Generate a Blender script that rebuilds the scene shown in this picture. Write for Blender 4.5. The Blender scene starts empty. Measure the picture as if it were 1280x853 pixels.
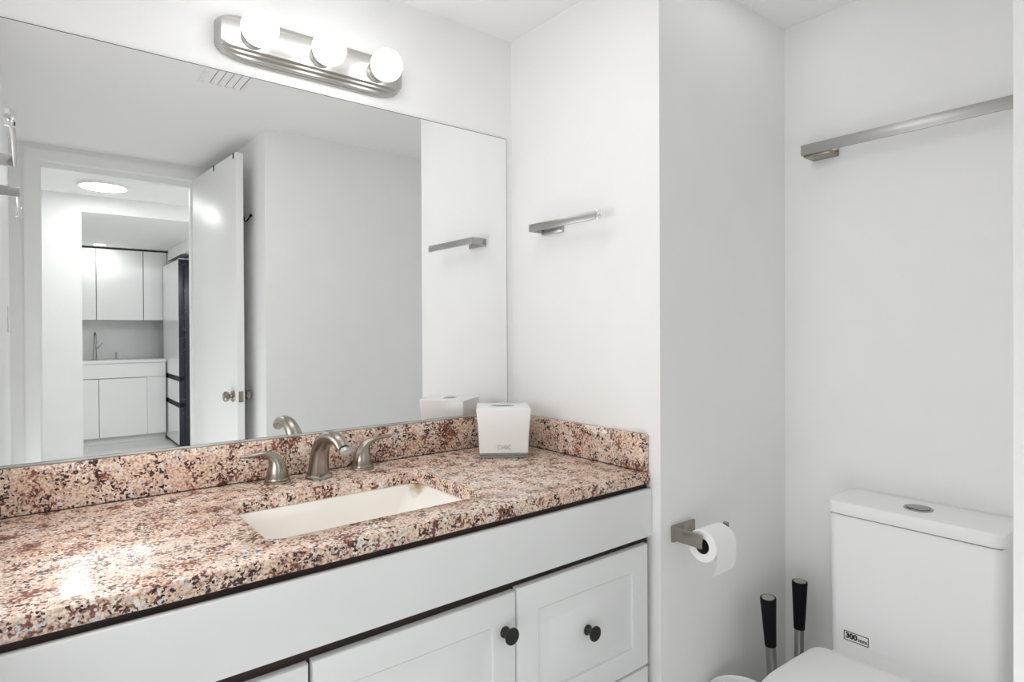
import bpy, bmesh, math, random
from mathutils import Vector, Matrix
random.seed(4)
S = bpy.context.scene
COL = S.collection
PI = math.pi
R = math.radians

# ------------------------------------------------------------------ camera
CAM = Vector((-1.3306, -1.6720, 0.3900))
def make_camera():
    yaw, pit, rol = R(38.4794), R(-0.3024), R(-0.2699)
    fw = Vector((math.sin(yaw)*math.cos(pit), math.cos(yaw)*math.cos(pit), math.sin(pit)))
    r = Vector((math.cos(yaw), -math.sin(yaw), 0)); u = r.cross(fw)
    r2 = r*math.cos(rol)+u*math.sin(rol); u2 = -r*math.sin(rol)+u*math.cos(rol)
    cd = bpy.data.cameras.new('camera'); co = bpy.data.objects.new('camera', cd); COL.objects.link(co)
    M = Matrix((r2, u2, -fw)).transposed().to_4x4(); M.translation = CAM
    co.matrix_world = M
    cd.sensor_fit = 'HORIZONTAL'; cd.sensor_width = 36.0
    cd.lens = 759.04/1280*36; cd.shift_y = -10.13/1280
    cd.clip_start = 0.02; cd.clip_end = 60
    S.camera = co
make_camera()

# ------------------------------------------------------------------ look
S.view_settings.view_transform = 'Standard'; S.view_settings.look = 'None'
S.view_settings.gamma = 1.0; S.view_settings.use_curve_mapping = False
S.view_settings.exposure = 0.40
S.cycles.use_denoising = True
S.cycles.max_bounces = 16; S.cycles.diffuse_bounces = 12; S.cycles.glossy_bounces = 8
S.cycles.caustics_reflective = True; S.cycles.sample_clamp_indirect = 6.0
BULB = 3.1; DISC = 22.0; KITCH = 50.0
def area(name, loc, rot, sx, sy, watts, col=(0.98, 0.99, 1)):
    l = bpy.data.lights.new(name, 'AREA'); l.shape = 'RECTANGLE'; l.size = sx; l.size_y = sy; l.energy = watts; l.color = col
    o = bpy.data.objects.new(name, l); COL.objects.link(o); o.location = loc; o.rotation_euler = rot; return o
area('side_fill', (-1.404, -0.52, 0.37), (0, -math.pi/2, 0), 0.50, 0.50, 2.8)  # added soft fill on the left wall
area('low_side_fill', (-1.404, -1.60, -0.57), (0, -math.pi/2, 0), 0.50, 1.3, 3.6)  # added fill near the floor, unseen, lifts the vanity fronts and toilet
area('vanity_fill', (-0.80, -0.66, 1.392), (0, 0, 0), 0.8, 0.36, 2.7)  # added fill under the ceiling by the mirror, not an actual fixture
area('alcove_fill', (0.27, -0.80, 1.392), (0, 0, 0), 0.46, 0.13, 0.16)  # weak unseen fill that brightens the toilet alcove, no lamp there
area('hall_fill', (0.2, -3.1, 1.39), (0, 0, 0), 1.0, 0.8, 4.4)  # extra hall fill, added besides the round ceiling lamp
area('kitchen_fill', (-0.4, -4.22, 1.39), (0, 0, 0), 2.0, 0.55, 20.0)  # added fill hidden behind the opening's header to brighten the kitchen
w = bpy.data.worlds.new('world'); S.world = w; w.use_nodes = True
w.node_tree.nodes['Background'].inputs[0].default_value = (0.9, 0.95, 1, 1)
w.node_tree.nodes['Background'].inputs[1].default_value = 0.6

# ------------------------------------------------------------------ materials
def nodes(m):
    m.use_nodes = True; nt = m.node_tree
    return nt, nt.nodes, nt.links, nt.nodes['Principled BSDF']
def mat(name, col, rough=0.5, metal=0.0, bump=0.0, bscale=60.0, var=0.0, coat=0.0, spec=0.5, stretch=None, rvar=0.0):
    m = bpy.data.materials.new(name); nt, N, L, b = nodes(m)
    b.inputs['Base Color'].default_value = (*col, 1); b.inputs['Roughness'].default_value = rough
    b.inputs['Metallic'].default_value = metal; b.inputs['Specular IOR Level'].default_value = spec
    if coat: b.inputs['Coat Weight'].default_value = coat; b.inputs['Coat Roughness'].default_value = 0.08
    tc = N.new('ShaderNodeTexCoord'); mp = N.new('ShaderNodeMapping'); L.new(tc.outputs['Object'], mp.inputs[0])
    if stretch: mp.inputs['Scale'].default_value = stretch
    n = N.new('ShaderNodeTexNoise'); n.inputs['Scale'].default_value = bscale; n.inputs['Detail'].default_value = 4
    L.new(mp.outputs[0], n.inputs['Vector'])
    if bump:
        bp = N.new('ShaderNodeBump'); bp.inputs['Strength'].default_value = bump; bp.inputs['Distance'].default_value = 0.002
        L.new(n.outputs['Fac'], bp.inputs['Height']); L.new(bp.outputs[0], b.inputs['Normal'])
    if var:
        n2 = N.new('ShaderNodeTexNoise'); n2.inputs['Scale'].default_value = bscale*0.15; L.new(mp.outputs[0], n2.inputs['Vector'])
        cr = N.new('ShaderNodeValToRGB'); L.new(n2.outputs['Fac'], cr.inputs[0])
        cr.color_ramp.elements[0].position = 0.3; cr.color_ramp.elements[1].position = 0.7
        cr.color_ramp.elements[0].color = (*[c*(1-var) for c in col], 1); cr.color_ramp.elements[1].color = (*col, 1)
        L.new(cr.outputs[0], b.inputs['Base Color'])
    if rvar:
        mr = N.new('ShaderNodeMapRange'); mr.inputs['To Min'].default_value = max(0.02, rough-rvar); mr.inputs['To Max'].default_value = rough+rvar
        L.new(n.outputs['Fac'], mr.inputs['Value']); L.new(mr.outputs[0], b.inputs['Roughness'])
    return m
def emit(name, col, s, base=(0.9, 0.9, 0.9)):
    m = bpy.data.materials.new(name); nt, N, L, b = nodes(m)
    b.inputs['Base Color'].default_value = (*base, 1)
    b.inputs['Emission Color'].default_value = (*col, 1); b.inputs['Emission Strength'].default_value = s
    return m
def granite_mat():
    m = bpy.data.materials.new('granite'); nt, N, L, b = nodes(m)
    tc = N.new('ShaderNodeTexCoord')
    nz = N.new('ShaderNodeTexNoise'); nz.inputs['Scale'].default_value = 90; nz.inputs['Detail'].default_value = 3
    L.new(tc.outputs['Object'], nz.inputs['Vector'])
    vm = N.new('ShaderNodeVectorMath'); vm.operation = 'MULTIPLY_ADD'; vm.inputs[1].default_value = (0.012, 0.012, 0.012)
    L.new(nz.outputs['Color'], vm.inputs[0]); L.new(tc.outputs['Object'], vm.inputs[2])
    def vor(scale):
        v = N.new('ShaderNodeTexVoronoi'); v.inputs['Scale'].default_value = scale; L.new(vm.outputs[0], v.inputs['Vector'])
        s = N.new('ShaderNodeSeparateColor'); L.new(v.outputs['Color'], s.inputs[0]); return s
    def ramp(src, stops, const=False):
        c = N.new('ShaderNodeValToRGB'); L.new(src, c.inputs[0]); r = c.color_ramp
        if const: r.interpolation = 'CONSTANT'
        while len(r.elements) > 1: r.elements.remove(r.elements[0])
        r.elements[0].position = stops[0][0]; r.elements[0].color = (*stops[0][1], 1)
        for p, k in stops[1:]:
            e = r.elements.new(p); e.color = (*k, 1)
        return c
    def noise(scale, det=3):
        n = N.new('ShaderNodeTexNoise'); n.inputs['Scale'].default_value = scale; n.inputs['Detail'].default_value = det
        L.new(tc.outputs['Object'], n.inputs['Vector']); return n.outputs['Fac']
    def mixc(f, a, c):
        x = N.new('ShaderNodeMix'); x.data_type = 'RGBA'; L.new(f, x.inputs['Factor']); L.new(a, x.inputs['A']); L.new(c, x.inputs['B']); return x.outputs['Result']
    def math2(op, x, y):
        g = N.new('ShaderNodeMath'); g.operation = op
        for i, q in enumerate((x, y)):
            if isinstance(q, (int, float)): g.inputs[i].default_value = q
            else: L.new(q, g.inputs[i])
        return g.outputs[0]
    def mixf(f, a, c):
        x = N.new('ShaderNodeMix'); x.data_type = 'RGBA'; x.inputs['Factor'].default_value = f; L.new(a, x.inputs['A']); L.new(c, x.inputs['B']); return x.outputs['Result']
    v1 = vor(150)
    base = ramp(v1.outputs[0], [(0, (0.82, 0.69, 0.55)), (0.22, (0.66, 0.44, 0.34)), (0.42, (0.92, 0.84, 0.72)), (0.60, (0.52, 0.27, 0.19)), (0.78, (0.80, 0.60, 0.46)), (1.0, (0.34, 0.15, 0.11))])
    fine = ramp(noise(185, 6), [(0.41, (0.16, 0.06, 0.045)), (0.47, (0.60, 0.34, 0.23)), (0.54, (0.86, 0.68, 0.50)), (0.62, (0.95, 0.87, 0.75))])
    big = ramp(noise(9, 5), [(0.42, (0.93, 0.87, 0.80)), (0.64, (0.62, 0.38, 0.30))])
    c0 = mixf(0.50, base.outputs[0], fine.outputs[0]); c0 = mixf(0.22, c0, big.outputs[0])
    def soft(src, lo, hi):
        r = N.new('ShaderNodeMapRange'); r.inputs['From Min'].default_value = lo; r.inputs['From Max'].default_value = hi; L.new(src, r.inputs['Value']); return r.outputs['Result']
    v2 = vor(135); greyc = ramp(v2.outputs[2], [(0, (0.58, 0.54, 0.55)), (1, (0.86, 0.83, 0.80))])
    s2 = math2('ADD', math2('MULTIPLY', noise(16, 4), 1.2), v2.outputs[0])
    c1 = mixc(soft(s2, 1.52, 1.62), c0, greyc.outputs[0])
    brn = ramp(noise(90, 3), [(0.3, (0.11, 0.035, 0.03)), (0.7, (0.33, 0.13, 0.09))])
    s3 = math2('ADD', math2('MULTIPLY', noise(20, 3), 1.0), noise(140, 5))
    c2 = mixc(soft(s3, 1.07, 1.15), c1, brn.outputs[0])
    v4 = vor(235)
    s4 = math2('ADD', math2('MULTIPLY', noise(34, 4), 1.5), math2('MULTIPLY', v4.outputs[0], 0.75))
    blk = ramp(v4.outputs[1], [(0, (0.014, 0.011, 0.014)), (1, (0.10, 0.05, 0.045))])
    c3 = mixc(soft(s4, 1.36, 1.42), c2, blk.outputs[0])
    L.new(c3, b.inputs['Base Color']); b.inputs['Roughness'].default_value = 0.11
    b.inputs['Specular IOR Level'].default_value = 0.38
    return m
WALL = mat('painted_plaster', (0.87, 0.872, 0.868), 0.55, bump=0.25, bscale=45, var=0.02)
CEIL = mat('ceiling_paint', (0.87, 0.872, 0.868), 0.8, bump=0.15, bscale=80)
TRIM = mat('gloss_trim_paint', (0.87, 0.87, 0.865), 0.33, bump=0.1, bscale=25)
CABP = mat('cabinet_paint', (0.80, 0.81, 0.815), 0.38, bump=0.08, bscale=35, var=0.03)
DARKW = mat('dark_raw_wood', (0.035, 0.018, 0.014), 0.7, bump=0.3, bscale=50, var=0.5)
GRAN = granite_mat()
CREAM = mat('biscuit_porcelain', (0.90, 0.865, 0.81), 0.15, coat=0.3)
PORC = mat('white_porcelain', (0.88, 0.88, 0.885), 0.30, spec=0.35)
NICK = mat('brushed_nickel', (0.36, 0.325, 0.28), 0.27, 1.0, bump=0.03, bscale=300, stretch=(1, 1, 0.1))
NICKF = mat('brushed_nickel_bright', (0.52, 0.51, 0.49), 0.30, 1.0, bump=0.08, bscale=90, stretch=(8, 1, 1), rvar=0.06)
STEEL = mat('satin_steel', (0.46, 0.455, 0.44), 0.34, 1.0, rvar=0.1, bscale=30)
CHROME = mat('chrome', (0.8, 0.8, 0.8), 0.08, 1.0)
BLACKM = mat('dark_bronze', (0.035, 0.034, 0.032), 0.42, 0.6, bump=0.1, bscale=120)
BLACK = mat('black_plastic', (0.006, 0.006, 0.008), 0.55, spec=0.15)
HANDTOP = mat('grey_cap', (0.35, 0.34, 0.30), 0.5)
CERAM = mat('white_ceramic', (0.86, 0.86, 0.86), 0.22, coat=0.2)
PAPER = mat('tissue_paper', (0.88, 0.88, 0.88), 0.9, bump=0.3, bscale=250)
CARD = mat('cardboard', (0.10, 0.085, 0.06), 0.9)
GREYT = mat('shade_and_gasket_grey', (0.30, 0.30, 0.30), 0.6)
FAINT = mat('faint_grey_print', (0.48, 0.48, 0.48), 0.6)
DBTN = mat('dull_chrome', (0.36, 0.36, 0.35), 0.25, 1.0)
BLKT = mat('black_print', (0.03, 0.03, 0.03), 0.6)
TILE = mat('pale_floor_tile', (0.78, 0.775, 0.76), 0.15, var=0.08, bscale=14)
LACQ = mat('white_lacquer', (0.84, 0.84, 0.84), 0.12, coat=0.3, bscale=5)
QTZ = mat('white_quartz', (0.86, 0.86, 0.86), 0.15, var=0.04)
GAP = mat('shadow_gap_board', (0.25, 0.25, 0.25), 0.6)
FRD = mat('charcoal_steel', (0.028, 0.034, 0.042), 0.25, 0.3, rvar=0.1, bscale=8, var=0.25)
FRW = mat('white_glass', (0.82, 0.83, 0.84), 0.08, coat=0.5)
CAULK = mat('caulk', (0.62, 0.62, 0.60), 0.5, bump=0.4, bscale=60, var=0.35)
MEDGE = mat('mirror_edge', (0.10, 0.10, 0.095), 0.4)
MIR = mat('silvered_glass', (0.93, 0.94, 0.935), 0.0, 1.0)
BULBM = emit('lit_bulb_glass', (1, 1, 1), BULB)
DISCM = emit('lit_diffuser', (1, 1, 1), DISC)
DLM = emit('lit_downlight', (1, 1, 1), KITCH)
# brown water stain that lives in the basin's back right corner
def stain():
    nt = CREAM.node_tree; N = nt.nodes; L = nt.links; b = N['Principled BSDF']
    tc = N.new('ShaderNodeTexCoord'); d = N.new('ShaderNodeVectorMath'); d.operation = 'DISTANCE'
    mp = N.new('ShaderNodeMapping'); mp.inputs['Scale'].default_value = (1.6, 1.0, 0.75)
    L.new(tc.outputs['Object'], mp.inputs[0]); L.new(mp.outputs[0], d.inputs[0])
    d.inputs[1].default_value = (0.244*1.6, 0.152, 0.166*0.75)
    n = N.new('ShaderNodeTexNoise'); n.inputs['Scale'].default_value = 60; L.new(tc.outputs['Object'], n.inputs['Vector'])
    a = N.new('ShaderNodeMath'); a.operation = 'MULTIPLY_ADD'; L.new(n.outputs['Fac'], a.inputs[0]); a.inputs[1].default_value = 0.03; L.new(d.outputs['Value'], a.inputs[2])
    c = N.new('ShaderNodeValToRGB'); L.new(a.outputs[0], c.inputs[0]); e = c.color_ramp.elements
    e[0].position = 0.022; e[0].color = (0.30, 0.14, 0.02, 1); e[1].position = 0.06; e[1].color = (0.90, 0.865, 0.81, 1)
    L.new(c.outputs[0], b.inputs['Base Color'])
stain()

# ------------------------------------------------------------------ mesh helpers
def obj(name, bm, m, parent=None, sharp=35, local=None):
    """link a bmesh (world coordinates) as one object; local = origin of the object"""
    bmesh.ops.recalc_face_normals(bm, faces=bm.faces[:])
    lim = R(sharp)
    for f in bm.faces: f.smooth = True
    for e in bm.edges:
        e.smooth = not (len(e.link_faces) != 2 or e.calc_face_angle(0) > lim)
    me = bpy.data.meshes.new(name); bm.to_mesh(me); bm.free()
    ms = m if isinstance(m, (list, tuple)) else [m]
    for k in ms: me.materials.append(k)
    o = bpy.data.objects.new(name, me); COL.objects.link(o)
    if parent: o.parent = parent; o.matrix_parent_inverse = Matrix.Identity(4)
    return o
def tag(o, label, cat, group=None):
    o['label'] = label; o['category'] = cat
    if group: o['group'] = group
    return o
def thing(name, label, cat, loc=(0, 0, 0), rz=0.0, group=None):
    o = bpy.data.objects.new(name, None); o.empty_display_size = 0.05; COL.objects.link(o)
    o.location = loc; o.rotation_euler = (0, 0, rz)
    return tag(o, label, cat, group)
def struct(name, bm, m, parent=None):
    o = obj(name, bm, m, parent)
    if not parent: o['kind'] = 'structure'
    return o
def B(): return bmesh.new()
def box(bm, x0, x1, y0, y1, z0, z1, bev=0.0, seg=2, mi=0):
    vs = [bm.verts.new((x, y, z)) for x in (x0, x1) for y in (y0, y1) for z in (z0, z1)]
    fs = [bm.faces.new([vs[i] for i in q]) for q in ((0, 1, 3, 2), (4, 6, 7, 5), (0, 4, 5, 1), (2, 3, 7, 6), (0, 2, 6, 4), (1, 5, 7, 3))]
    for f in fs: f.material_index = mi
    if bev:
        es = list({e for f in fs for e in f.edges})
        bmesh.ops.bevel(bm, geom=es, offset=bev, segments=seg, affect='EDGES', profile=0.5)
    return bm
def loft(bm, rings, cap0=True, cap1=True, mi=0):
    vr = [[bm.verts.new(p) for p in r] for r in rings]
    n = len(vr[0])
    for a, b in zip(vr, vr[1:]):
        for i in range(n):
            f = bm.faces.new((a[i], a[(i+1) % n], b[(i+1) % n], b[i])); f.material_index = mi
    if cap0: bm.faces.new(vr[0]).material_index = mi
    if cap1: bm.faces.new(vr[-1][::-1]).material_index = mi
    return bm
def lathe(bm, prof, c, axis='z', n=32, cap0=True, cap1=True, mi=0):
    rings = []
    for r, h in prof:
        ring = []
        for i in range(n):
            a = 2*PI*i/n; p, q = r*math.cos(a), r*math.sin(a)
            v = {'z': (p, q, h), 'y': (p, h, q), 'x': (h, p, q)}[axis]
            ring.append((c[0]+v[0], c[1]+v[1], c[2]+v[2]))
        rings.append(ring)
    return loft(bm, rings, cap0, cap1, mi)
def catmull(pts, k=6):
    out = []
    P = [pts[0]]+list(pts)+[pts[-1]]
    for i in range(1, len(P)-2):
        p0, p1, p2, p3 = P[i-1], P[i], P[i+1], P[i+2]
        for j in range(k):
            t = j/k
            out.append(tuple(0.5*((2*b)+(-a+c)*t+(2*a-5*b+4*c-d)*t*t+(-a+3*b-3*c+d)*t**3) for a, b, c, d in zip(p0, p1, p2, p3)))
    out.append(tuple(pts[-1])); return out
def sweep(bm, pts, n=20, side=Vector((1, 0, 0)), k=6, cap=True, mi=0):
    """pts: (x,y,z,r_side,r_normal); tapering tube whose width axis stays near 'side'"""
    P = catmull(pts, k) if k else pts
    rings = []
    for i, p in enumerate(P):
        c = Vector(p[:3]); a = Vector(P[max(0, i-1)][:3]); b = Vector(P[min(len(P)-1, i+1)][:3])
        t = (b-a).normalized(); s = (side-t*side.dot(t)).normalized(); nn = t.cross(s)
        rings.append([tuple(c+s*p[3]*math.cos(2*PI*j/n)+nn*p[4]*math.sin(2*PI*j/n)) for j in range(n)])
    return loft(bm, rings, cap, cap, mi)
def rrect(x0, x1, y0, y1, r, z, n=6):
    out = []
    for cx, cy, a0 in ((x1-r, y1-r, 0), (x0+r, y1-r, 90), (x0+r, y0+r, 180), (x1-r, y0+r, 270)):
        for i in range(n+1):
            a = R(a0+90*i/n); out.append((cx+r*math.cos(a), cy+r*math.sin(a), z))
    return out
def text_mesh(s, size, origin, right, up, depth, m, name, parent, bold=0.0):
    cu = bpy.data.curves.new(name, 'FONT'); cu.body = s; cu.size = size; cu.extrude = depth; cu.offset = bold
    cu.align_x = 'CENTER'; cu.align_y = 'CENTER'
    tmp = bpy.data.objects.new(name, cu); COL.objects.link(tmp)
    dg = bpy.context.evaluated_depsgraph_get(); me = bpy.data.meshes.new_from_object(tmp.evaluated_get(dg))
    bpy.data.objects.remove(tmp); bpy.data.curves.remove(cu)
    r = Vector(right).normalized(); u = Vector(up).normalized(); nrm = r.cross(u)
    M = Matrix((r, u, nrm)).transposed().to_4x4(); M.translation = Vector(origin)
    me.transform(M); me.materials.clear(); me.materials.append(m)
    o = bpy.data.objects.new(name, me); COL.objects.link(o)
    if parent: o.parent = parent
    return o

# ------------------------------------------------------------------ dimensions
H = 1.398; FL = -0.92; Y1 = -0.639; X1 = 0.669; XB = -0.407; Y2 = -1.476; YD = -2.467; XL = -1.41; YK = -3.80
OX0, OX1, OZ = -1.287, -0.535, 1.312           # bathroom doorway

# ------------------------------------------------------------------ room shell
struct('floor', box(B(), -2.7, 1.9, -7.6, 0.1, FL-0.06, FL), TILE)
struct('ceiling', box(B(), -2.7, 1.9, -7.6, 0.1, H, H+0.06), CEIL)
struct('wall_back', box(B(), XL-0.1, 0, 0, 0.1, FL, H), WALL)
struct('wall_stub', box(B(), 0, X1+0.1, Y1, 0.1, FL, H), WALL)
struct('wall_right', box(B(), X1, X1+0.1, Y2, Y1, FL, H), WALL)
struct('wall_front', box(B(), XB, X1+0.1, YD-0.1, Y2, FL, H), WALL)
struct('wall_left', box(B(), XL-0.1, XL, YD-0.1, 0, FL, H), WALL)
b = B(); box(b, XL, OX0, YD-0.1, YD, FL, H); box(b, OX1, XB, YD-0.1, YD, FL, H); box(b, OX0, OX1, YD-0.1, YD, OZ, H)
struct('wall_door', b, WALL)
b = B()
box(b, OX0-0.063, OX0, YD, YD+0.014, FL, OZ); box(b, OX1, OX1+0.063, YD, YD+0.014, FL, OZ)
box(b, OX0-0.063, OX1+0.063, YD, YD+0.014, OZ, OZ+0.056)
struct('trim_1', b, TRIM)                                        # door casing
b = B()
box(b, OX0, OX0+0.012, YD-0.0995, YD-0.045, FL, OZ-0.028); box(b, OX1-0.012, OX1, YD-0.0995, YD-0.045, FL, OZ-0.028); box(b, OX0, OX1, YD-0.0995, YD-0.045, OZ-0.028, OZ)
struct('trim_2', b, TRIM)                                        # door stop
# hall and kitchen beyond the doorway
struct('wall_hall_left', box(B(), -2.3, -2.2, YK, YD-0.1, FL, H), WALL)
struct('wall_hall_right', box(B(), 0.9, 1.0, YK, YD-0.1, FL, H), WALL)
b = B(); box(b, -2.2, XL-0.1, YD-0.1, YD-0.0, FL, H); box(b, X1+0.1, 0.9, YD-0.1, YD, FL, H); struct('wall_hall_near', b, WALL)
b = B(); box(b, -2.2, -1.025, YK-0.1, YK, FL, H); box(b, 0.75, 0.9, YK-0.1, YK, FL, H); box(b, -1.025, 0.75, YK-0.1, YK, 1.274, H)
struct('wall_kitchen_opening', b, WALL)
struct('wall_kitchen_left', box(B(), -2.5, -2.4, -7.5, YK-0.1, FL, H), WALL)
struct('wall_kitchen_right', box(B(), 1.0, 1.1, -7.5, YK-0.1, FL, H), WALL)
struct('wall_kitchen_back', box(B(), -2.4, 1.0, -7.5, -7.4, FL, H), WALL)
struct('trim_3', box(B(), 0.03, 1.0, -6.95, -5.6, 1.27, H), WALL)   # bulkhead over the fridge

# ------------------------------------------------------------------ vanity cabinet
CY = -0.612
van = thing('vanity_cabinet', 'white painted bathroom vanity cabinet with raised panel doors under the granite worktop', 'cabinet', (-0.73, -0.3, FL))
def vobj(name, bm, m, parent):                       # world-built child of an Empty that has no rotation
    loc = Vector((0, 0, 0)); p = parent
    while p: loc += Vector(p.location); p = p.parent
    bmesh.ops.translate(bm, verts=bm.verts[:], vec=-loc)
    return obj(name, bm, m, parent)
b = B(); box(b, XL+0.003, -0.003, -0.594, -0.576, -0.80, -0.0345)           # raw face board
box(b, XL+0.003, XL+0.021, -0.576, -0.003, FL+0.001, -0.0345); box(b, -0.021, -0.003, -0.576, -0.003, FL+0.001, -0.0345)
box(b, XL+0.021, -0.021, -0.576, -0.003, -0.82, -0.80); box(b, XL+0.021, -0.021, -0.02, -0.003, -0.80, -0.0345)
vobj('body', b, DARKW, van)
vobj('toe_kick', box(B(), XL+0.003, -0.003, -0.54, -0.525, FL+0.001, -0.82), CABP, van)
vobj('fascia', box(B(), XL+0.002, -0.002, CY, -0.5945, -0.175, -0.046, 0.0025), CABP, van)
def panel_front(x0, x1, z0, z1, inset=0.062):
    """raised-panel front: nested rectangles at different depths"""
    b = B(); yb = -0.5945
    def ring(d, y): return [(x0+d, y, z0+d), (x1-d, y, z0+d), (x1-d, y, z1-d), (x0+d, y, z1-d)]
    rings = [ring(0, yb), ring(0, CY+0.004), ring(0.0015, CY+0.0012), ring(0.005, CY), ring(inset, CY), ring(inset+0.0010, CY+0.0060), ring(inset+0.0045, CY+0.0075), ring(inset+0.0055, CY+0.0060), ring(inset+0.034, CY+0.0022), ring(inset+0.037, CY+0.0008)]
    return loft(b, rings)
def knob(x, z, parent):
    b = B(); lathe(b, [(0.0125, 0.0), (0.0125, -0.003), (0.009, -0.005), (0.0065, -0.009), (0.0065, -0.016), (0.011, -0.021), (0.0175, -0.0235), (0.0187, -0.0255), (0.0182, -0.0280), (0.012, -0.0295), (0.002, -0.030)], (x, CY-0.0008, z), 'y', 28)
    o = vobj('knob', b, BLACKM, parent); o['label'] = 'round dark bronze knob'; return o
fronts = [('door', -1.403, -0.949, -0.798, -0.199, (-1.375, -0.262)), ('door', -0.942, -0.481, -0.798, -0.197, (-0.513, -0.278)),
          ('drawer', -0.476, -0.020, -0.521, -0.193, (-0.254, -0.354)), ('drawer', -0.476, -0.020, -0.798, -0.527, (-0.254, -0.66))]
for nm, x0, x1, z0, z1, kn in fronts:
    o = vobj(nm, panel_front(x0, x1, z0, z1), CABP, van)
    knob(kn[0], kn[1], o)

# ------------------------------------------------------------------ granite worktop with sink cut-out
GT = 0.033; HX0, HX1, HY0, HY1 = -0.985, -0.487, -0.508, -0.183
def worktop():
    b = B(); D = -0.6055
    x0, x1 = XL+0.002, -0.0025
    outer = [(x0, D, 0), (x1, D, 0), (x1, -0.002, 0), (x0, -0.002, 0)]
    hole = rrect(HX0, HX1, HY0, HY1, 0.03, 0, 6)
    es = []
    for loop in (outer, hole):
        vs = [b.verts.new(p) for p in loop]
        for i in range(len(vs)): es.append(b.edges.new((vs[i], vs[(i+1) % len(vs)])))
    bmesh.ops.triangle_fill(b, use_beauty=True, use_dissolve=False, edges=es)
    top = b.faces[:]
    g = bmesh.ops.extrude_face_region(b, geom=top)
    bmesh.ops.translate(b, verts=[v for v in g['geom'] if isinstance(v, bmesh.types.BMVert)], vec=(0, 0, -GT))
    be = [e for e in b.edges if all(abs(v.co.y-D) < 1e-5 for v in e.verts) and abs(e.verts[0].co.z-e.verts[1].co.z) < 1e-5]
    bmesh.ops.bevel(b, geom=be, offset=0.005, segments=3, affect='EDGES', profile=0.5)
    he = [e for e in b.edges if all(abs(v.co.z) < 1e-6 and HX0-1e-4 < v.co.x < HX1+1e-4 and HY0-1e-4 < v.co.y < HY1+1e-4 for v in e.verts)
          and len(e.link_faces) == 2 and e.calc_face_angle(0) > 1.0]
    bmesh.ops.bevel(b, geom=he, offset=0.004, segments=2, affect='EDGES', profile=0.5)
    return b
tag(obj('countertop', worktop(), GRAN), 'pink and brown speckled granite vanity worktop with a rectangular sink cut-out', 'countertop')
tag(obj('backsplash', box(B(), XL+0.002, -0.0225, -0.0205, -0.0012, 0.0015, 0.1016, 0.0015), GRAN), 'long speckled granite upstand on the worktop under the mirror', 'backsplash')
tag(obj('backsplash', box(B(), -0.0215, -0.0012, -0.600, -0.0215, 0.0015, 0.1016, 0.0015), GRAN), 'short speckled granite upstand on the worktop along the right side wall', 'backsplash')
b = B(); box(b, XL+0.002, -0.003, -0.0225, -0.0207, 0.0002, 0.0014); tag(obj('caulk_line', b, DARKW), 'thin dark seam under the long granite upstand', 'seam')
b = B(); box(b, -0.0235, -0.0217, -0.598, -0.0235, 0.0002, 0.0014); tag(obj('caulk_line', b, DARKW), 'thin dark seam under the short granite upstand', 'seam')

# sink basin
snk = thing('undermount_sink', 'cream rectangular undermount sink basin set below the granite worktop', 'sink', (-0.736, -0.345, -0.20))
b = B()
def sring(d, z, r, rx=None): return rrect(HX0-d, HX1+d-(rx or 0), HY0-d, HY1+d, r, z, 8)
rings = [sring(0.022, -GT-0.0005, 0.045), sring(0.002, -GT-0.0008, 0.034), sring(-0.001, -GT-0.004, 0.034), sring(-0.006, -0.06, 0.034, 0.010), sring(-0.014, -0.10, 0.034, 0.028), sring(-0.024, -0.140, 0.04, 0.05),
         sring(-0.045, -0.162, 0.05, 0.05), sring(-0.09, -0.170, 0.05, 0.04)]
loft(b, rings, False, True)
loft(b, [sring(0.022, -GT-0.0005, 0.045), sring(0.022, -GT-0.012, 0.045), sring(0.012, -0.10, 0.05), sring(-0.02, -0.170, 0.05), sring(-0.08, -0.182, 0.05)], False, True)
vobj('basin', b, CREAM, snk)
b = B(); lathe(b, [(0.022, -0.1695), (0.022, -0.1665), (0.017, -0.1655), (0.015, -0.1675), (0.002, -0.168)], (-0.745, -0.345, 0), 'z', 28)
vobj('drain', b, CHROME, snk)

# ------------------------------------------------------------------ faucet
fau = thing('faucet', 'brushed nickel widespread faucet with arched spout and two lever handles behind the sink', 'faucet', (-0.731, -0.090, 0.0003))
b = B()
lathe(b, [(0.037, 0.0), (0.037, 0.004), (0.034, 0.008), (0.029, 0.011), (0.02, 0.012)], (0, 0, 0), 'z', 8)
FX = Vector((1, 0, 0))
sweep(b, [(0, 0.002, 0.006, 0.029, 0.029), (0, 0.000, 0.030, 0.0262, 0.0275), (0, -0.006, 0.060, 0.0238, 0.0262), (0, -0.024, 0.090, 0.0215, 0.0230),
          (0, -0.062, 0.1125, 0.0195, 0.0185), (0, -0.104, 0.1190, 0.0182, 0.0160), (0, -0.142, 0.1130, 0.0172, 0.0150), (0, -0.168, 0.0990, 0.0162, 0.0145)], 24)
o = obj('spout', b, NICK, fau)
b = B(); sweep(b, [(0, -0.1675, 0.0995, 0.0125, 0.0115), (0, -0.1735, 0.0925, 0.0125, 0.0115)], 20, k=0); obj('aerator', b, STEEL, o)
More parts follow.
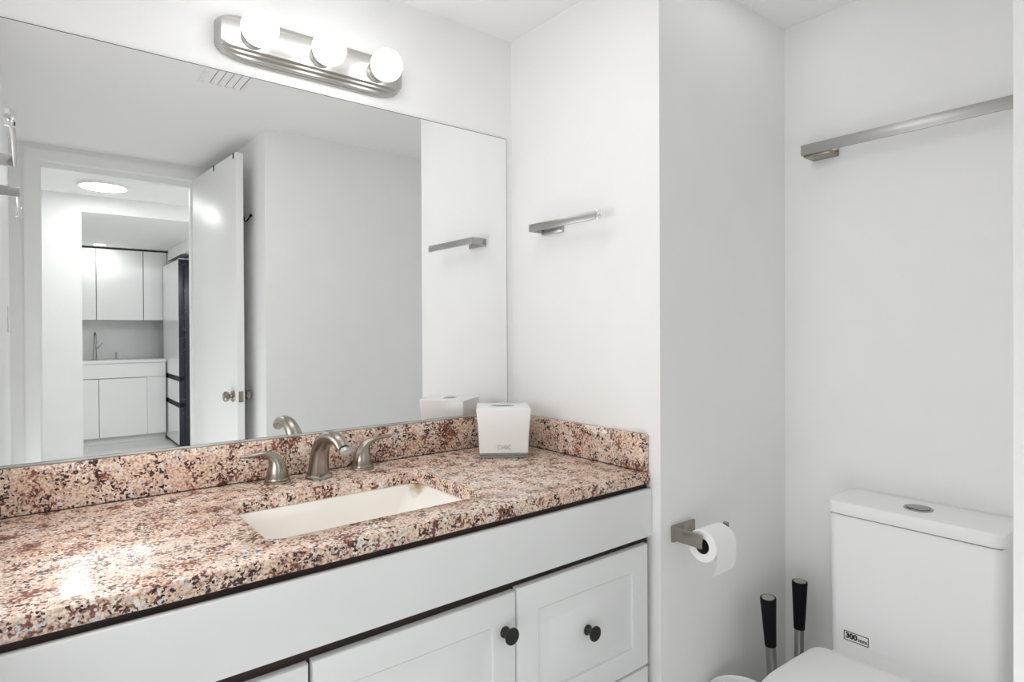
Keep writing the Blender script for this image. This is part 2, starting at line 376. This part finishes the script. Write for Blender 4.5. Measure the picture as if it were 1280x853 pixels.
def handle(x, y, s, lift):
    b = B()
    lathe(b, [(0.033, 0.0), (0.033, 0.003), (0.030, 0.005), (0.0305, 0.007), (0.0305, 0.010), (0.029, 0.0125), (0.02, 0.0128)], (x, y, 0), 'z', 32)
    sweep(b, [(x, y, 0.011, 0.0275, 0.0275), (x, y, 0.028, 0.0255, 0.0255), (x+s*0.002, y, 0.046, 0.0205, 0.0205), (x+s*0.009, y, 0.062, 0.015, 0.0145), (x+s*0.021, y, 0.073, 0.0115, 0.0095),
              (x+s*0.040, y-0.001, 0.079+lift*0.4, 0.0095, 0.0062), (x+s*0.064, y-0.002, 0.079+lift*0.8, 0.0085, 0.0048), (x+s*0.084, y-0.003, 0.080+lift, 0.0075, 0.004), (x+s*0.091, y-0.003, 0.081+lift, 0.0035, 0.002)], 20, side=Vector((0, 1, 0)))
    obj('handle', b, NICK, fau)
handle(-0.102, 0.018, -1, -0.004); handle(0.133, 0.021, 1, 0.004)

# ------------------------------------------------------------------ mirror
mir = thing('wall_mirror', 'large frameless mirror on the wall above the granite upstand', 'mirror', (-0.73, 0, 0.1))
MX0, MX1, MZ0, MZ1 = -1.405, -0.0266, 0.106, 1.0534
vobj('backing', box(B(), MX0, MX1, -0.0052, -0.0004, MZ0, MZ1), MEDGE, mir)
vobj('glass', box(B(), MX0+0.0022, MX1-0.0022, -0.0062, -0.00525, MZ0+0.0022, MZ1-0.0022), MIR, mir)
b = B(); box(b, MX0, -0.024, -0.011, -0.0013, 0.1022, 0.1072, 0.001); o = vobj('bottom_channel', b, CAULK, mir)

# ------------------------------------------------------------------ vanity light
vl = thing('vanity_light', 'brushed nickel bath light bar with three lit globe bulbs above the mirror', 'light', (-0.7025, 0, 1.145))
def outline(L, h, y, n=8, hv=0.0255):
    """flat vertical ends, long quarter-ellipse corners that die into the flat centre band"""
    rz = max(h-hv, 0.0005); rx = 0.012+rz*2.3; pts = []
    for sx, sz, a0 in ((1, 1, 0), (-1, 1, 90), (-1, -1, 180), (1, -1, 270)):
        for i in range(n+1):
            a = R(a0+90*i/n)
            pts.append((sx*(L-rx)+rx*math.cos(a), y, sz*hv+rz*math.sin(a)))
    return pts
b = B(); prof = [(0.0600, -0.0006), (0.0600, -0.006), (0.0585, -0.0085), (0.0560, -0.0095), (0.0550, -0.0175), (0.0530, -0.0195), (0.0470, -0.0205), (0.0458, -0.0280), (0.0440, -0.0300), (0.0390, -0.0310), (0.0378, -0.0375), (0.0358, -0.0400), (0.0310, -0.0405)]
loft(b, [outline(0.2575-0.0006*i, h, y) for i, (h, y) in enumerate(prof)])
obj('back_plate', b, NICKF, vl)
for bx in (-0.1745, 0.0025, 0.1695):
    b = B(); lathe(b, [(0.030, -0.0405), (0.030, -0.043), (0.0255, -0.046), (0.0250, -0.053), (0.0262, -0.054), (0.0250, -0.055), (0.0250, -0.062), (0.0262, -0.063), (0.0250, -0.064), (0.0245, -0.070), (0.0225, -0.072), (0.014, -0.070)], (bx, 0, -0.004), 'y', 28)
    so = obj('socket', b, STEEL, vl)
    b = B(); pr = [(0.0132, -0.058), (0.0150, -0.066)]
    for i in range(1, 15):
        a = PI*(0.115+0.885*i/14); pr.append((max(0.0004, 0.0445*math.sin(a)), -0.104+0.0445*math.cos(a)))
    lathe(b, pr, (bx, 0, -0.004), 'y', 36); o = obj('bulb', b, BULBM, vl); o['label'] = 'lit white globe bulb'

# ------------------------------------------------------------------ tissue box
TA = math.atan2(-0.092, 0.128)
tis = thing('tissue_box', 'white flared ceramic tissue box cover on a metal base at the worktop corner', 'tissue box', (-0.166, -0.159, 0.0003), TA)
b = B()
def sq(h, z, r, n=4): return rrect(-h, h, -h, h, r, z, n)
hb, ht = 0.074, 0.083
hole = lambda z, k=1.0: [(0.040*k*math.cos(2*PI*i/20), 0.022*k*math.sin(2*PI*i/20), z) for i in range(20)]
loft(b, [sq(hb-0.004, 0.0150, 0.004), sq(hb, 0.0165, 0.005), sq((hb+ht)/2-0.001, 0.085, 0.005), sq(ht, 0.147, 0.005), sq(ht-0.001, 0.1495, 0.005), sq(ht-0.004, 0.151, 0.005), hole(0.151), hole(0.1435, 0.95)], True, True)
obj('cover', b, CERAM, tis)
b = B(); loft(b, [[(p[0]*0.93, p[1]*0.93, 0.1492) for p in hole(0)], [(p[0]*0.93, p[1]*0.93, 0.1500) for p in hole(0)]]); o = obj('opening', b, GREYT, tis); o['label'] = 'oval opening, its shade put in as a grey disc'  # grey disc: the shade inside the hole painted as colour
b = B(); box(b, -0.073, 0.073, -0.073, 0.073, 0, 0.006, 0.001); box(b, -0.070, 0.070, -0.070, 0.070, 0.006, 0.009); box(b, -0.073, 0.073, -0.073, 0.073, 0.009, 0.0148, 0.001)
obj('base', b, DBTN, tis)
text_mesh('CHIC', 0.0185, (0.001, -0.0775, 0.034), (1, 0, 0), (0, 0.07, 1), 0.0003, FAINT, 'lettering', tis)

# ------------------------------------------------------------------ square bathroom accessories
def L_holder(name, label, cat, loc, rz, arm, length, group=None):
    """local: wall at y=0, plate along +x, arm out to -y at x=0, bar along +x at y=-arm"""
    t = thing(name, label, cat, loc, rz, group)
    hh = 0.0225
    obj('wall_plate', box(B(), 0, 0.100, -0.009, -0.0004, -hh, hh, 0.0012), NICK if rz == 0 else STEEL, t)
    return t, hh
# toilet paper holder on the alcove wall (faces -y)
tp, hh = L_holder('toilet_paper_holder', 'square brushed nickel toilet paper holder on the alcove wall beside the vanity', 'paper holder', (0.044, Y1, -0.173), 0, 0.085, 0.13)
obj('arm', box(B(), 0.0, 0.006, -0.098, -0.009, -0.016, 0.0215, 0.001), NICK, tp)
b = B(); sweep(b, [(0.004, -0.090, 0.004, 0.006, 0.006), (0.060, -0.090, 0.004, 0.006, 0.006), (0.125, -0.090, 0.004, 0.006, 0.006)], 12, side=Vector((0, 1, 0)))
box(b, 0.122, 0.130, -0.097, -0.083, -0.004, 0.030, 0.001)
obj('rod', b, NICK, tp)
# roll hanging on the rod
rl = thing('toilet_paper_roll', 'white toilet paper roll with a hanging end on the nickel holder', 'toilet paper', (0.056, Y1-0.090, -0.173-0.0115))
b = B(); ri, ro_, wd = 0.020, 0.043, 0.092; n = 40
def cyl(rad, x): return [(x, rad*math.cos(2*PI*i/n), rad*math.sin(2*PI*i/n)) for i in range(n)]
loft(b, [cyl(ri+0.001, 0.001), cyl(ro_-0.002, 0.0), cyl(ro_, 0.002), cyl(ro_, wd-0.002), cyl(ro_-0.002, wd), cyl(ri+0.001, wd-0.001)], False, False)
obj('paper', b, PAPER, rl)
b = B(); loft(b, [cyl(ri+0.001, 0.002), cyl(ri, 0.0015), cyl(ri, wd-0.0015), cyl(ri+0.001, wd-0.002)], False, False)
obj('core', b, CARD, rl)
b = B()                                             # loose sheet leaving the roll at its front and curling back under it
path = []
for a in (60, 40, 20, 0): path.append((-(ro_+0.0008)*math.cos(R(a)), (ro_+0.0008)*math.sin(R(a))))
path += [(-0.0442, -0.018), (-0.0436, -0.034), (-0.0415, -0.048), (-0.0380, -0.060), (-0.0330, -0.071)]
front = [[(x_, p[0], p[1]) for p in path] for x_ in (0.001, wd-0.001)]
back = [[(x_, p[0]-0.0006, p[1]-0.0002) for p in path] for x_ in (0.001, wd-0.001)]
m_ = len(path); rings = [[front[0][i], front[1][i], back[1][i], back[0][i]] for i in range(m_)]
loft(b, rings); obj('loose_sheet', b, PAPER, rl, sharp=60)

# short hand-towel arm on the right side wall (plane x=0)
def hand_bar(s_, wx, label):
    """L-shaped arm on a wall plane x=wx; s_=-1 when the wall is on the right"""
    t = thing('hand_towel_bar', label, 'towel bar', (wx, -0.167, 0.718))
    def bx(b, p, q, *r): return box(b, min(p*s_, q*s_), max(p*s_, q*s_), *r)
    obj('wall_plate', bx(B(), 0.0004, 0.009, -0.100, 0, -0.018, 0.010, 0.001), STEEL, t)
    obj('arm', bx(B(), 0.0095, 0.064, -0.006, 0, -0.0125, 0.0115, 0.001), STEEL, t)
    obj('bar', bx(B(), 0.057, 0.064, -0.300, -0.0065, -0.0125, 0.0115, 0.001), STEEL, t)
    b = bx(B(), 0.052, 0.066, -0.306, -0.3005, -0.0140, 0.0125, 0.001)
    lathe(b, [(0.002, -0.306), (0.002, -0.310), (0.004, -0.311), (0.004, -0.314)], (0.055*s_, 0, -0.002), 'y', 12)
    c = obj('end_cap', b, CHROME, t); c['label'] = 'bright polished end cap'
hand_bar(-1, 0.0, 'short flat brushed steel towel bar on the wall right of the mirror')
hand_bar(1, XL, 'short flat brushed steel towel bar at the far left edge, beside the mirror')

# long towel bar in the toilet alcove (plane x=X1)
tb = thing('towel_bar', 'long flat brushed steel towel bar on the wall above the toilet', 'towel bar', (X1, -0.73, 0.955))
obj('bar', box(B(), -0.074, -0.066, -0.66, 0, -0.0165, 0.0165, 0.001), STEEL, tb)
for yy in (-0.085, -0.655):
    b = B(); box(b, -0.0655, -0.0004, yy, yy+0.080, -0.0225, -0.012, 0.001); box(b, -0.006, -0.0004, yy, yy+0.080, -0.0225, 0.0165, 0.001)
    obj('bracket', b, NICK, tb)

# ------------------------------------------------------------------ toilet
TC = -1.067
to = thing('toilet', 'white porcelain toilet with a tall rectangular cistern in the alcove', 'toilet', (0.35, TC, FL))
b = B()
def tr(x0, x1, hw, r, z, n=6): return [(p[0]-0.35, p[1], p[2]-FL) for p in rrect(x0, x1, -hw, hw, r, z, n)]
loft(b, [tr(0.44, 0.663, 0.185, 0.03, -0.60), tr(0.475, 0.664, 0.198, 0.028, -0.528), tr(0.478, 0.664, 0.2005, 0.028, -0.50), tr(0.480, 0.664, 0.2035, 0.028, -0.30), tr(0.482, 0.664, 0.2055, 0.028, -0.16), tr(0.484, 0.664, 0.203, 0.028, -0.1445)])
obj('tank', b, PORC, to)
b = B()
loft(b, [tr(0.482, 0.665, 0.204, 0.028, -0.1410), tr(0.476, 0.666, 0.2095, 0.03, -0.1395), tr(0.474, 0.666, 0.211, 0.032, -0.134), tr(0.474, 0.666, 0.211, 0.032, -0.112), tr(0.478, 0.665, 0.208, 0.032, -0.1055), tr(0.488, 0.662, 0.198, 0.03, -0.1030)])
lid_ = obj('tank_lid', b, PORC, to)
b = B(); box(b, 0.486-0.35, 0.66-0.35, -0.198, 0.198, -0.1445-FL, -0.1410-FL); obj('tank_gasket', b, GREYT, to)
b = B(); lathe(b, [(0.0345, 0.0002), (0.0345, 0.0025), (0.032, 0.004), (0.029, 0.0032), (0.0285, 0.0022)], (0.560-0.35, 0, -0.103-FL), 'z', 36); bu = obj('flush_button', b, DBTN, to); bu['label'] = 'round chrome dual flush button'
b = B()
for s_, a0, a1 in ((1, -62, 150), (2, 158, 290)):
    ring = [(0.0268*math.cos(R(a0+(a1-a0)*i/18)), 0.0268*math.sin(R(a0+(a1-a0)*i/18))) for i in range(19)]
    loft(b, [[(0.210+x_, y_, -0.103-FL+z_) for x_, y_ in ring] for z_ in (0.0023, 0.0048)])
obj('push_plate', b, DBTN, bu)
b = B()
def seat_outline(back, front, hw, z, shrink=0.0, n=14):
    """D shaped outline: square back corners, round front; x runs back (+) to front (-)"""
    hw -= shrink; back -= shrink; front += shrink; r = 0.035; pts = []
    for i in range(6):
        a = R(-90+90*i/5); pts.append((back-r+r*math.cos(a), -hw+r+r*math.sin(a)))
    for i in range(6):
        a = R(90*i/5); pts.append((back-r+r*math.cos(a), hw-r+r*math.sin(a)))
    mid = back-0.24
    for i in range(1, 6): pts.append((back-r-(back-r-mid)*i/6, hw+0.008*math.sin(PI*i/12)))
    for i in range(n+1):
        a = R(90+180*i/n); pts.append((mid+(mid-front)*math.cos(a), (hw+0.008)*math.sin(a)))
    for i in range(5, 0, -1): pts.append((back-r-(back-r-mid)*i/6, -hw-0.008*math.sin(PI*i/12)))
    return [(p[0]-0.35, p[1], z-FL) for p in pts]
bk, fr_ = 0.392, -0.055
loft(b, [seat_outline(bk, fr_, 0.197, -0.5230, 0.006), seat_outline(bk, fr_, 0.197, -0.5190), seat_outline(bk, fr_, 0.197, -0.5040), seat_outline(bk, fr_, 0.197, -0.4955, 0.003), seat_outline(bk, fr_, 0.197, -0.4910, 0.012)])
obj('seat_lid', b, PORC, to)
b = B(); loft(b, [seat_outline(bk+0.005, fr_+0.004, 0.194, -0.552, 0.004), seat_outline(bk+0.005, fr_+0.004, 0.194, -0.5245, 0.002)]); obj('seat', b, PORC, to)
for q in (-0.11, 0.05):
    b = B(); lathe(b, [(0.012, q), (0.012, q+0.06)], (0.43-0.35, 0, -0.528-FL), 'y', 16); obj('hinge', b, PORC, to)
b = B()
loft(b, [seat_outline(0.66, 0.12, 0.115, FL+0.0005), seat_outline(0.66, 0.10, 0.120, FL+0.03), seat_outline(0.66, 0.07, 0.125, FL+0.18), seat_outline(0.60, 0.0, 0.165, -0.66), seat_outline(0.50, -0.05, 0.188, -0.58), seat_outline(0.475, -0.05, 0.193, -0.556, 0.002), seat_outline(0.475, -0.05, 0.193, -0.553, 0.008)])
box(b, 0.06, 0.312, -0.19, 0.19, -0.60-FL, -0.534-FL, 0.008)
obj('bowl', b, PORC, to)
# 300mm sticker on the tank
b = B(); SX = 0.4781-0.35
def stk(y0, y1, z0, z1): box(b, SX-0.0010, SX-0.0002, y0-TC, y1-TC, z0-FL, z1-FL)
y0, y1, z0, z1, t_ = -0.973, -0.908, -0.494, -0.468, 0.0016
stk(y0, y1, z1-t_, z1); stk(y0, y1, z0, z0+t_); stk(y0, y0+t_, z0, z1); stk(y1-t_, y1, z0, z1)
st = obj('size_sticker', b, BLKT, to); st['label'] = 'black outlined sticker reading 300mm'
text_mesh('300', 0.0205, (SX-0.0011, (-0.9285-TC), -0.4805-FL), (0, -1, 0), (0, 0, 1), 0.0002, BLKT, 'sticker_number', st, 0.0009)
text_mesh('mm', 0.0150, (SX-0.0011, (-0.9580-TC), -0.4828-FL), (0, -1, 0), (0, 0, 1), 0.0002, BLKT, 'sticker_unit', st, 0.0003)

# ------------------------------------------------------------------ toilet brush, plunger and bin
def wand(name, label, cat, top, bot, base_r):
    t = thing(name, label, cat, (bot[0], bot[1], FL))
    T = Vector(top)-Vector((bot[0], bot[1], FL)); Z = Vector((0, 0, 0))
    d = (T-Z).normalized(); L_ = T.length
    def P(s, r): q = d*s; return (q.x, q.y, q.z, r, r)
    b = B(); sweep(b, [P(L_-0.150, 0.0165), P(L_-0.145, 0.0168), P(L_-0.08, 0.0195), P(L_-0.003, 0.0232), P(L_, 0.0225)], 24, k=0); h_ = obj('grip', b, BLACK, t)
    b = B(); sweep(b, [P(L_+0.0002, 0.0185), P(L_+0.0012, 0.0180)], 24, k=0); obj('grip_cap', b, HANDTOP, h_)
    b = B(); sweep(b, [P(0.10, 0.0135), P(L_-0.1505, 0.0150)], 20, k=0); obj('shaft', b, STEEL, t)
    b = B(); lathe(b, [(base_r, 0.0005), (base_r, 0.004), (base_r-0.004, 0.006), (base_r-0.006, 0.10), (base_r-0.010, 0.105), (base_r-0.012, 0.10), (base_r-0.012, 0.012)], (0, 0, 0), 'z', 28); obj('holder', b, STEEL, t)
wand('toilet_brush', 'black handled toilet brush leaning in a steel holder, the nearer of two beside the toilet', 'toilet brush', (0.404, -0.722, -0.420), (0.455, -0.72, FL), 0.050)
wand('toilet_plunger', 'black handled upright steel wand standing in the alcove corner behind the leaning brush', 'plunger', (0.577, -0.733, -0.413), (0.575, -0.728, FL), 0.050)
bn = thing('waste_bin', 'small pale waste bin low on the floor beside the toilet', 'bin', (0.210, -0.745, FL))
b = B(); lathe(b, [(0.066, 0.0005), (0.068, 0.004), (0.080, 0.288), (0.083, 0.292), (0.084, 0.296), (0.082, 0.299), (0.079, 0.297), (0.078, 0.288), (0.064, 0.01)], (0, 0, 0), 'z', 40); obj('body', b, PORC, bn)
b = B(); lathe(b, [(0.0775, 0.275), (0.0775, 0.285), (0.055, 0.293), (0.002, 0.295)], (0, 0, 0), 'z', 40); obj('lid', b, PORC, bn)

# ------------------------------------------------------------------ ceiling vent, seen in the mirror
vt = thing('ceiling_vent', 'white slatted air vent in the ceiling, reflected at the mirror top edge', 'vent', (-0.71, -0.90, H-0.001))
b = B(); box(b, -0.085, 0.085, -0.135, -0.120, -0.007, 0.0, 0.001); box(b, -0.085, 0.085, 0.120, 0.135, -0.007, 0, 0.001); box(b, -0.085, -0.072, -0.12, 0.12, -0.007, 0, 0.001); box(b, 0.072, 0.085, -0.12, 0.12, -0.007, 0, 0.001)
obj('frame', b, TRIM, vt)
obj('backing', box(B(), -0.072, 0.072, -0.12, 0.12, -0.0015, -0.0002), BLKT, vt)
for i in range(5):
    x_ = -0.0575+i*0.0288
    b = B(); loft(b, [[(x_-0.013, y_, -0.0020), (x_-0.012, y_, -0.0012), (x_+0.0115, y_, -0.0055), (x_+0.0105, y_, -0.0068)] for y_ in (-0.12, 0.12)])
    obj('slat', b, TRIM, vt)

# ------------------------------------------------------------------ bathroom door, open (seen in the mirror)
dr = thing('bathroom_door', 'white flush door standing open, reflected in the left of the mirror', 'door', (-0.551, -2.42, FL+0.01), -R(3.85))
DW, DT, DH = 0.775, 0.036, 1.305-FL-0.01
leaf = obj('leaf', box(B(), 0, DT, 0, DW, 0, DH, 0.0015), TRIM, dr)
KZ = 0.052-FL-0.01
def dknob(s):
    x0 = 0 if s < 0 else DT
    b = B(); lathe(b, [(0.031, s*0.0003), (0.031, s*0.003), (0.027, s*0.008), (0.013, s*0.010), (0.0105, s*0.017), (0.0125, s*0.022), (0.022, s*0.025), (0.0265, s*0.031), (0.0265, s*0.043), (0.021, s*0.048), (0.003, s*0.049)], (x0, DW-0.062, KZ), 'x', 32)
    obj('door_knob', b, NICK, dr)
dknob(-1); dknob(1)
obj('latch_plate', box(B(), 0.006, 0.030, DW+0.0002, DW+0.0016, KZ-0.028, KZ+0.028, 0.0005), NICK, dr)
for hz in (0.25, 1.1, 1.95):
    b = B(); lathe(b, [(0.006, hz-0.045), (0.006, hz+0.045)], (DT+0.0065, -0.004, 0), 'z', 12); obj('hinge', b, NICK, dr)
# over-the-door hook rack
oh = thing('over_door_hook_rack', 'black over-door hook rack hanging on the open white door', 'hook rack', (-0.551, -2.42, FL+0.01), -R(3.85))
def strap(y_):
    b = B(); box(b, -0.0025, -0.0008, y_-0.006, y_+0.006, DH-0.028, DH+0.0022); box(b, -0.0025, DT+0.0025, y_-0.006, y_+0.006, DH+0.0006, DH+0.0022); box(b, DT+0.0008, DT+0.0025, y_-0.006, y_+0.006, DH-0.335, DH+0.0022)
    obj('strap', b, BLACK, oh)
strap(DW-0.035); strap(DW-0.36)
obj('rail', box(B(), DT+0.003, DT+0.006, DW-0.40, DW-0.012, DH-0.335, DH-0.315), BLACK, oh)
for y_ in (DW-0.025, DW-0.135, DW-0.245, DW-0.355):
    b = B(); sweep(b, [(DT+0.008, y_, DH-0.318, 0.0035, 0.0035), (DT+0.010, y_, DH-0.338, 0.0035, 0.0035), (DT+0.018, y_, DH-0.345, 0.0035, 0.0035), (DT+0.030, y_, DH-0.335, 0.0035, 0.0035), (DT+0.044, y_, DH-0.314, 0.004, 0.004)], 10, side=Vector((0, 1, 0)))
    lathe(b, [(0.002, -0.008), (0.0065, -0.005), (0.0078, 0), (0.0065, 0.005), (0.002, 0.008)], (DT+0.045, y_, DH-0.311), 'z', 12)
    obj('hook', b, BLACK, oh)
# light switch left of the doorway
b = B(); box(b, XL+0.0004, XL+0.007, -2.10, -2.02, 0.39, 0.51, 0.002); sw = tag(obj('light_switch', b, CERAM), 'white light switch plate on the left wall, at the mirror left edge', 'light switch')

# ------------------------------------------------------------------ hall ceiling lamp
hl = thing('hall_ceiling_light', 'round flat lit ceiling light in the hall, reflected through the open doorway', 'ceiling light', (-0.925, -3.365, H-0.001))
b = B(); lathe(b, [(0.150, 0.0), (0.150, -0.012), (0.146, -0.016), (0.137, -0.0165)], (0, 0, 0), 'z', 48, True, False); obj('rim', b, TRIM, hl)
b = B(); lathe(b, [(0.1365, -0.0120), (0.1365, -0.0170), (0.10, -0.0185), (0.01, -0.0190)], (0, 0, 0), 'z', 48); obj('diffuser', b, DISCM, hl)

# ------------------------------------------------------------------ kitchen
def pan(x0, x1, y0, y1, z0, z1): return box(B(), x0, x1, y0, y1, z0, z1, 0.0012, 1)
ku = thing('wall_cabinet', 'white gloss kitchen wall cabinets with flat doors, reflected through the doorway', 'cabinet', (-0.7, -7.2, 0.53))
vobj('body', box(B(), -2.39, 0.99, -7.399, -7.022, 0.532, 1.372), GAP, ku)
xs = [-2.39, -2.15, -1.67, -1.19, -0.71, -0.23, 0.025, 0.505, 0.985]
for a, c in zip(xs, xs[1:]): vobj('door', pan(a+0.004, c-0.004, -7.020, -7.002, 0.528, 1.374), LACQ, ku)
kl = thing('base_cabinet', 'white gloss kitchen base cabinets with flat doors, reflected through the doorway', 'cabinet', (-0.7, -7.0, FL))
vobj('body', box(B(), -2.39, -0.03, -7.399, -6.772, -0.838, 0.018), GAP, kl)
vobj('toe_kick', box(B(), -2.39, -0.03, -7.39, -6.82, FL+0.0005, -0.8385), LACQ, kl)
vobj('top_rail', pan(-2.388, -0.034, -6.770, -6.752, -0.152, 0.016), LACQ, kl)
xs = [-2.388, -2.15, -1.67, -1.19, -0.71, -0.23]
for a, c in zip(xs, xs[1:]): vobj('door', pan(a+0.004, c-0.002, -6.770, -6.752, -0.837, -0.160), LACQ, kl)
vobj('side_filler', pan(-0.230, -0.034, -6.770, -6.752, -0.837, -0.155), LACQ, kl)
tag(obj('kitchen_worktop', box(B(), -2.39, -0.03, -7.399, -6.735, 0.0185, 0.052, 0.002), QTZ), 'white stone kitchen worktop on the white base cabinets', 'countertop')
tag(obj('kitchen_splashback', box(B(), -2.39, 0.0, -7.3995, -7.392, 0.0525, 0.5315), QTZ), 'pale stone splashback between the kitchen worktop and the wall cabinets', 'splashback')
kf = thing('kitchen_faucet', 'grey steel kitchen faucet standing on the white worktop by the doorway edge', 'faucet', (-0.715, -7.20, 0.0523))
b = B(); lathe(b, [(0.028, 0), (0.028, 0.006), (0.022, 0.01), (0.018, 0.10), (0.016, 0.16), (0.014, 0.20), (0.010, 0.205)], (0, 0, 0), 'z', 20)
sweep(b, [(0, 0, 0.18, 0.012, 0.012), (0.0, 0.005, 0.26, 0.012, 0.012), (0.0, 0.05, 0.32, 0.011, 0.011), (0.0, 0.11, 0.30, 0.011, 0.011), (0.0, 0.135, 0.24, 0.013, 0.013), (0, 0.137, 0.19, 0.015, 0.015)], 14)
obj('spout', b, STEEL, kf)
b = B(); sweep(b, [(0.015, 0, 0.13, 0.008, 0.008), (0.04, 0, 0.15, 0.006, 0.006), (0.075, 0, 0.20, 0.005, 0.005)], 10, side=Vector((0, 1, 0))); obj('lever', b, STEEL, kf)
b = B(); lathe(b, [(0.018, 0), (0.018, 0.006), (0.011, 0.010), (0.010, 0.06), (0.013, 0.062), (0.013, 0.08), (0.006, 0.083)], (-0.50, -7.20, 0.0523), 'z', 16)
sweep(b, [(-0.50, -7.20, 0.122, 0.005, 0.005), (-0.50, -7.17, 0.132, 0.005, 0.005), (-0.50, -7.145, 0.124, 0.004, 0.004)], 8)
tag(obj('soap_dispenser', b, STEEL), 'small steel soap pump on the kitchen worktop right of its faucet', 'soap dispenser')
# fridge: front faces -x
fg = thing('refrigerator', 'tall fridge with dark side and white glass front, reflected at the doorway right side', 'fridge', (0.35, -6.48, FL))
vobj('body', box(B(), 0.040, 0.70, -6.97, -6.0, FL+0.02, 1.19, 0.004), FRD, fg)
vobj('plinth', box(B(), 0.08, 0.68, -6.95, -6.02, FL+0.0005, FL+0.0195), BLACK, fg)
for z0, z1 in ((-0.118, 1.20), (-0.415, -0.172), (FL+0.03, -0.470)):
    d_ = vobj('door', box(B(), -0.018, 0.0385, -6.968, -6.004, z0, z1, 0.0015), FRD, fg)
    vobj('glass_front', box(B(), -0.021, -0.0182, -6.966, -6.006, z0+0.002, z1-0.002), FRW, d_)
for z0, z1 in ((-0.170, -0.120), (-0.468, -0.417)):
    vobj('handle_recess', box(B(), -0.012, 0.0385, -6.968, -6.003, z0, z1), BLACK, fg)
vobj('hinge_cover', box(B(), -0.01, 0.10, -6.10, -6.02, 1.2005, 1.215, 0.003), STEEL, fg)
# kitchen downlights
for x_, y_, lb_ in ((-0.69, -6.80, 'small round recessed light in the kitchen ceiling above the wall cabinets'),):
    t = thing('recessed_light', lb_, 'ceiling light', (x_, y_, H-0.0005))
    b = B(); lathe(b, [(0.075, 0.0), (0.074, -0.004), (0.060, -0.005)], (0, 0, 0), 'z', 32, True, False); obj('rim', b, TRIM, t)
    b = B(); lathe(b, [(0.0595, -0.003), (0.0595, -0.0055), (0.01, -0.006)], (0, 0, 0), 'z', 32); obj('diffuser', b, DLM, t)
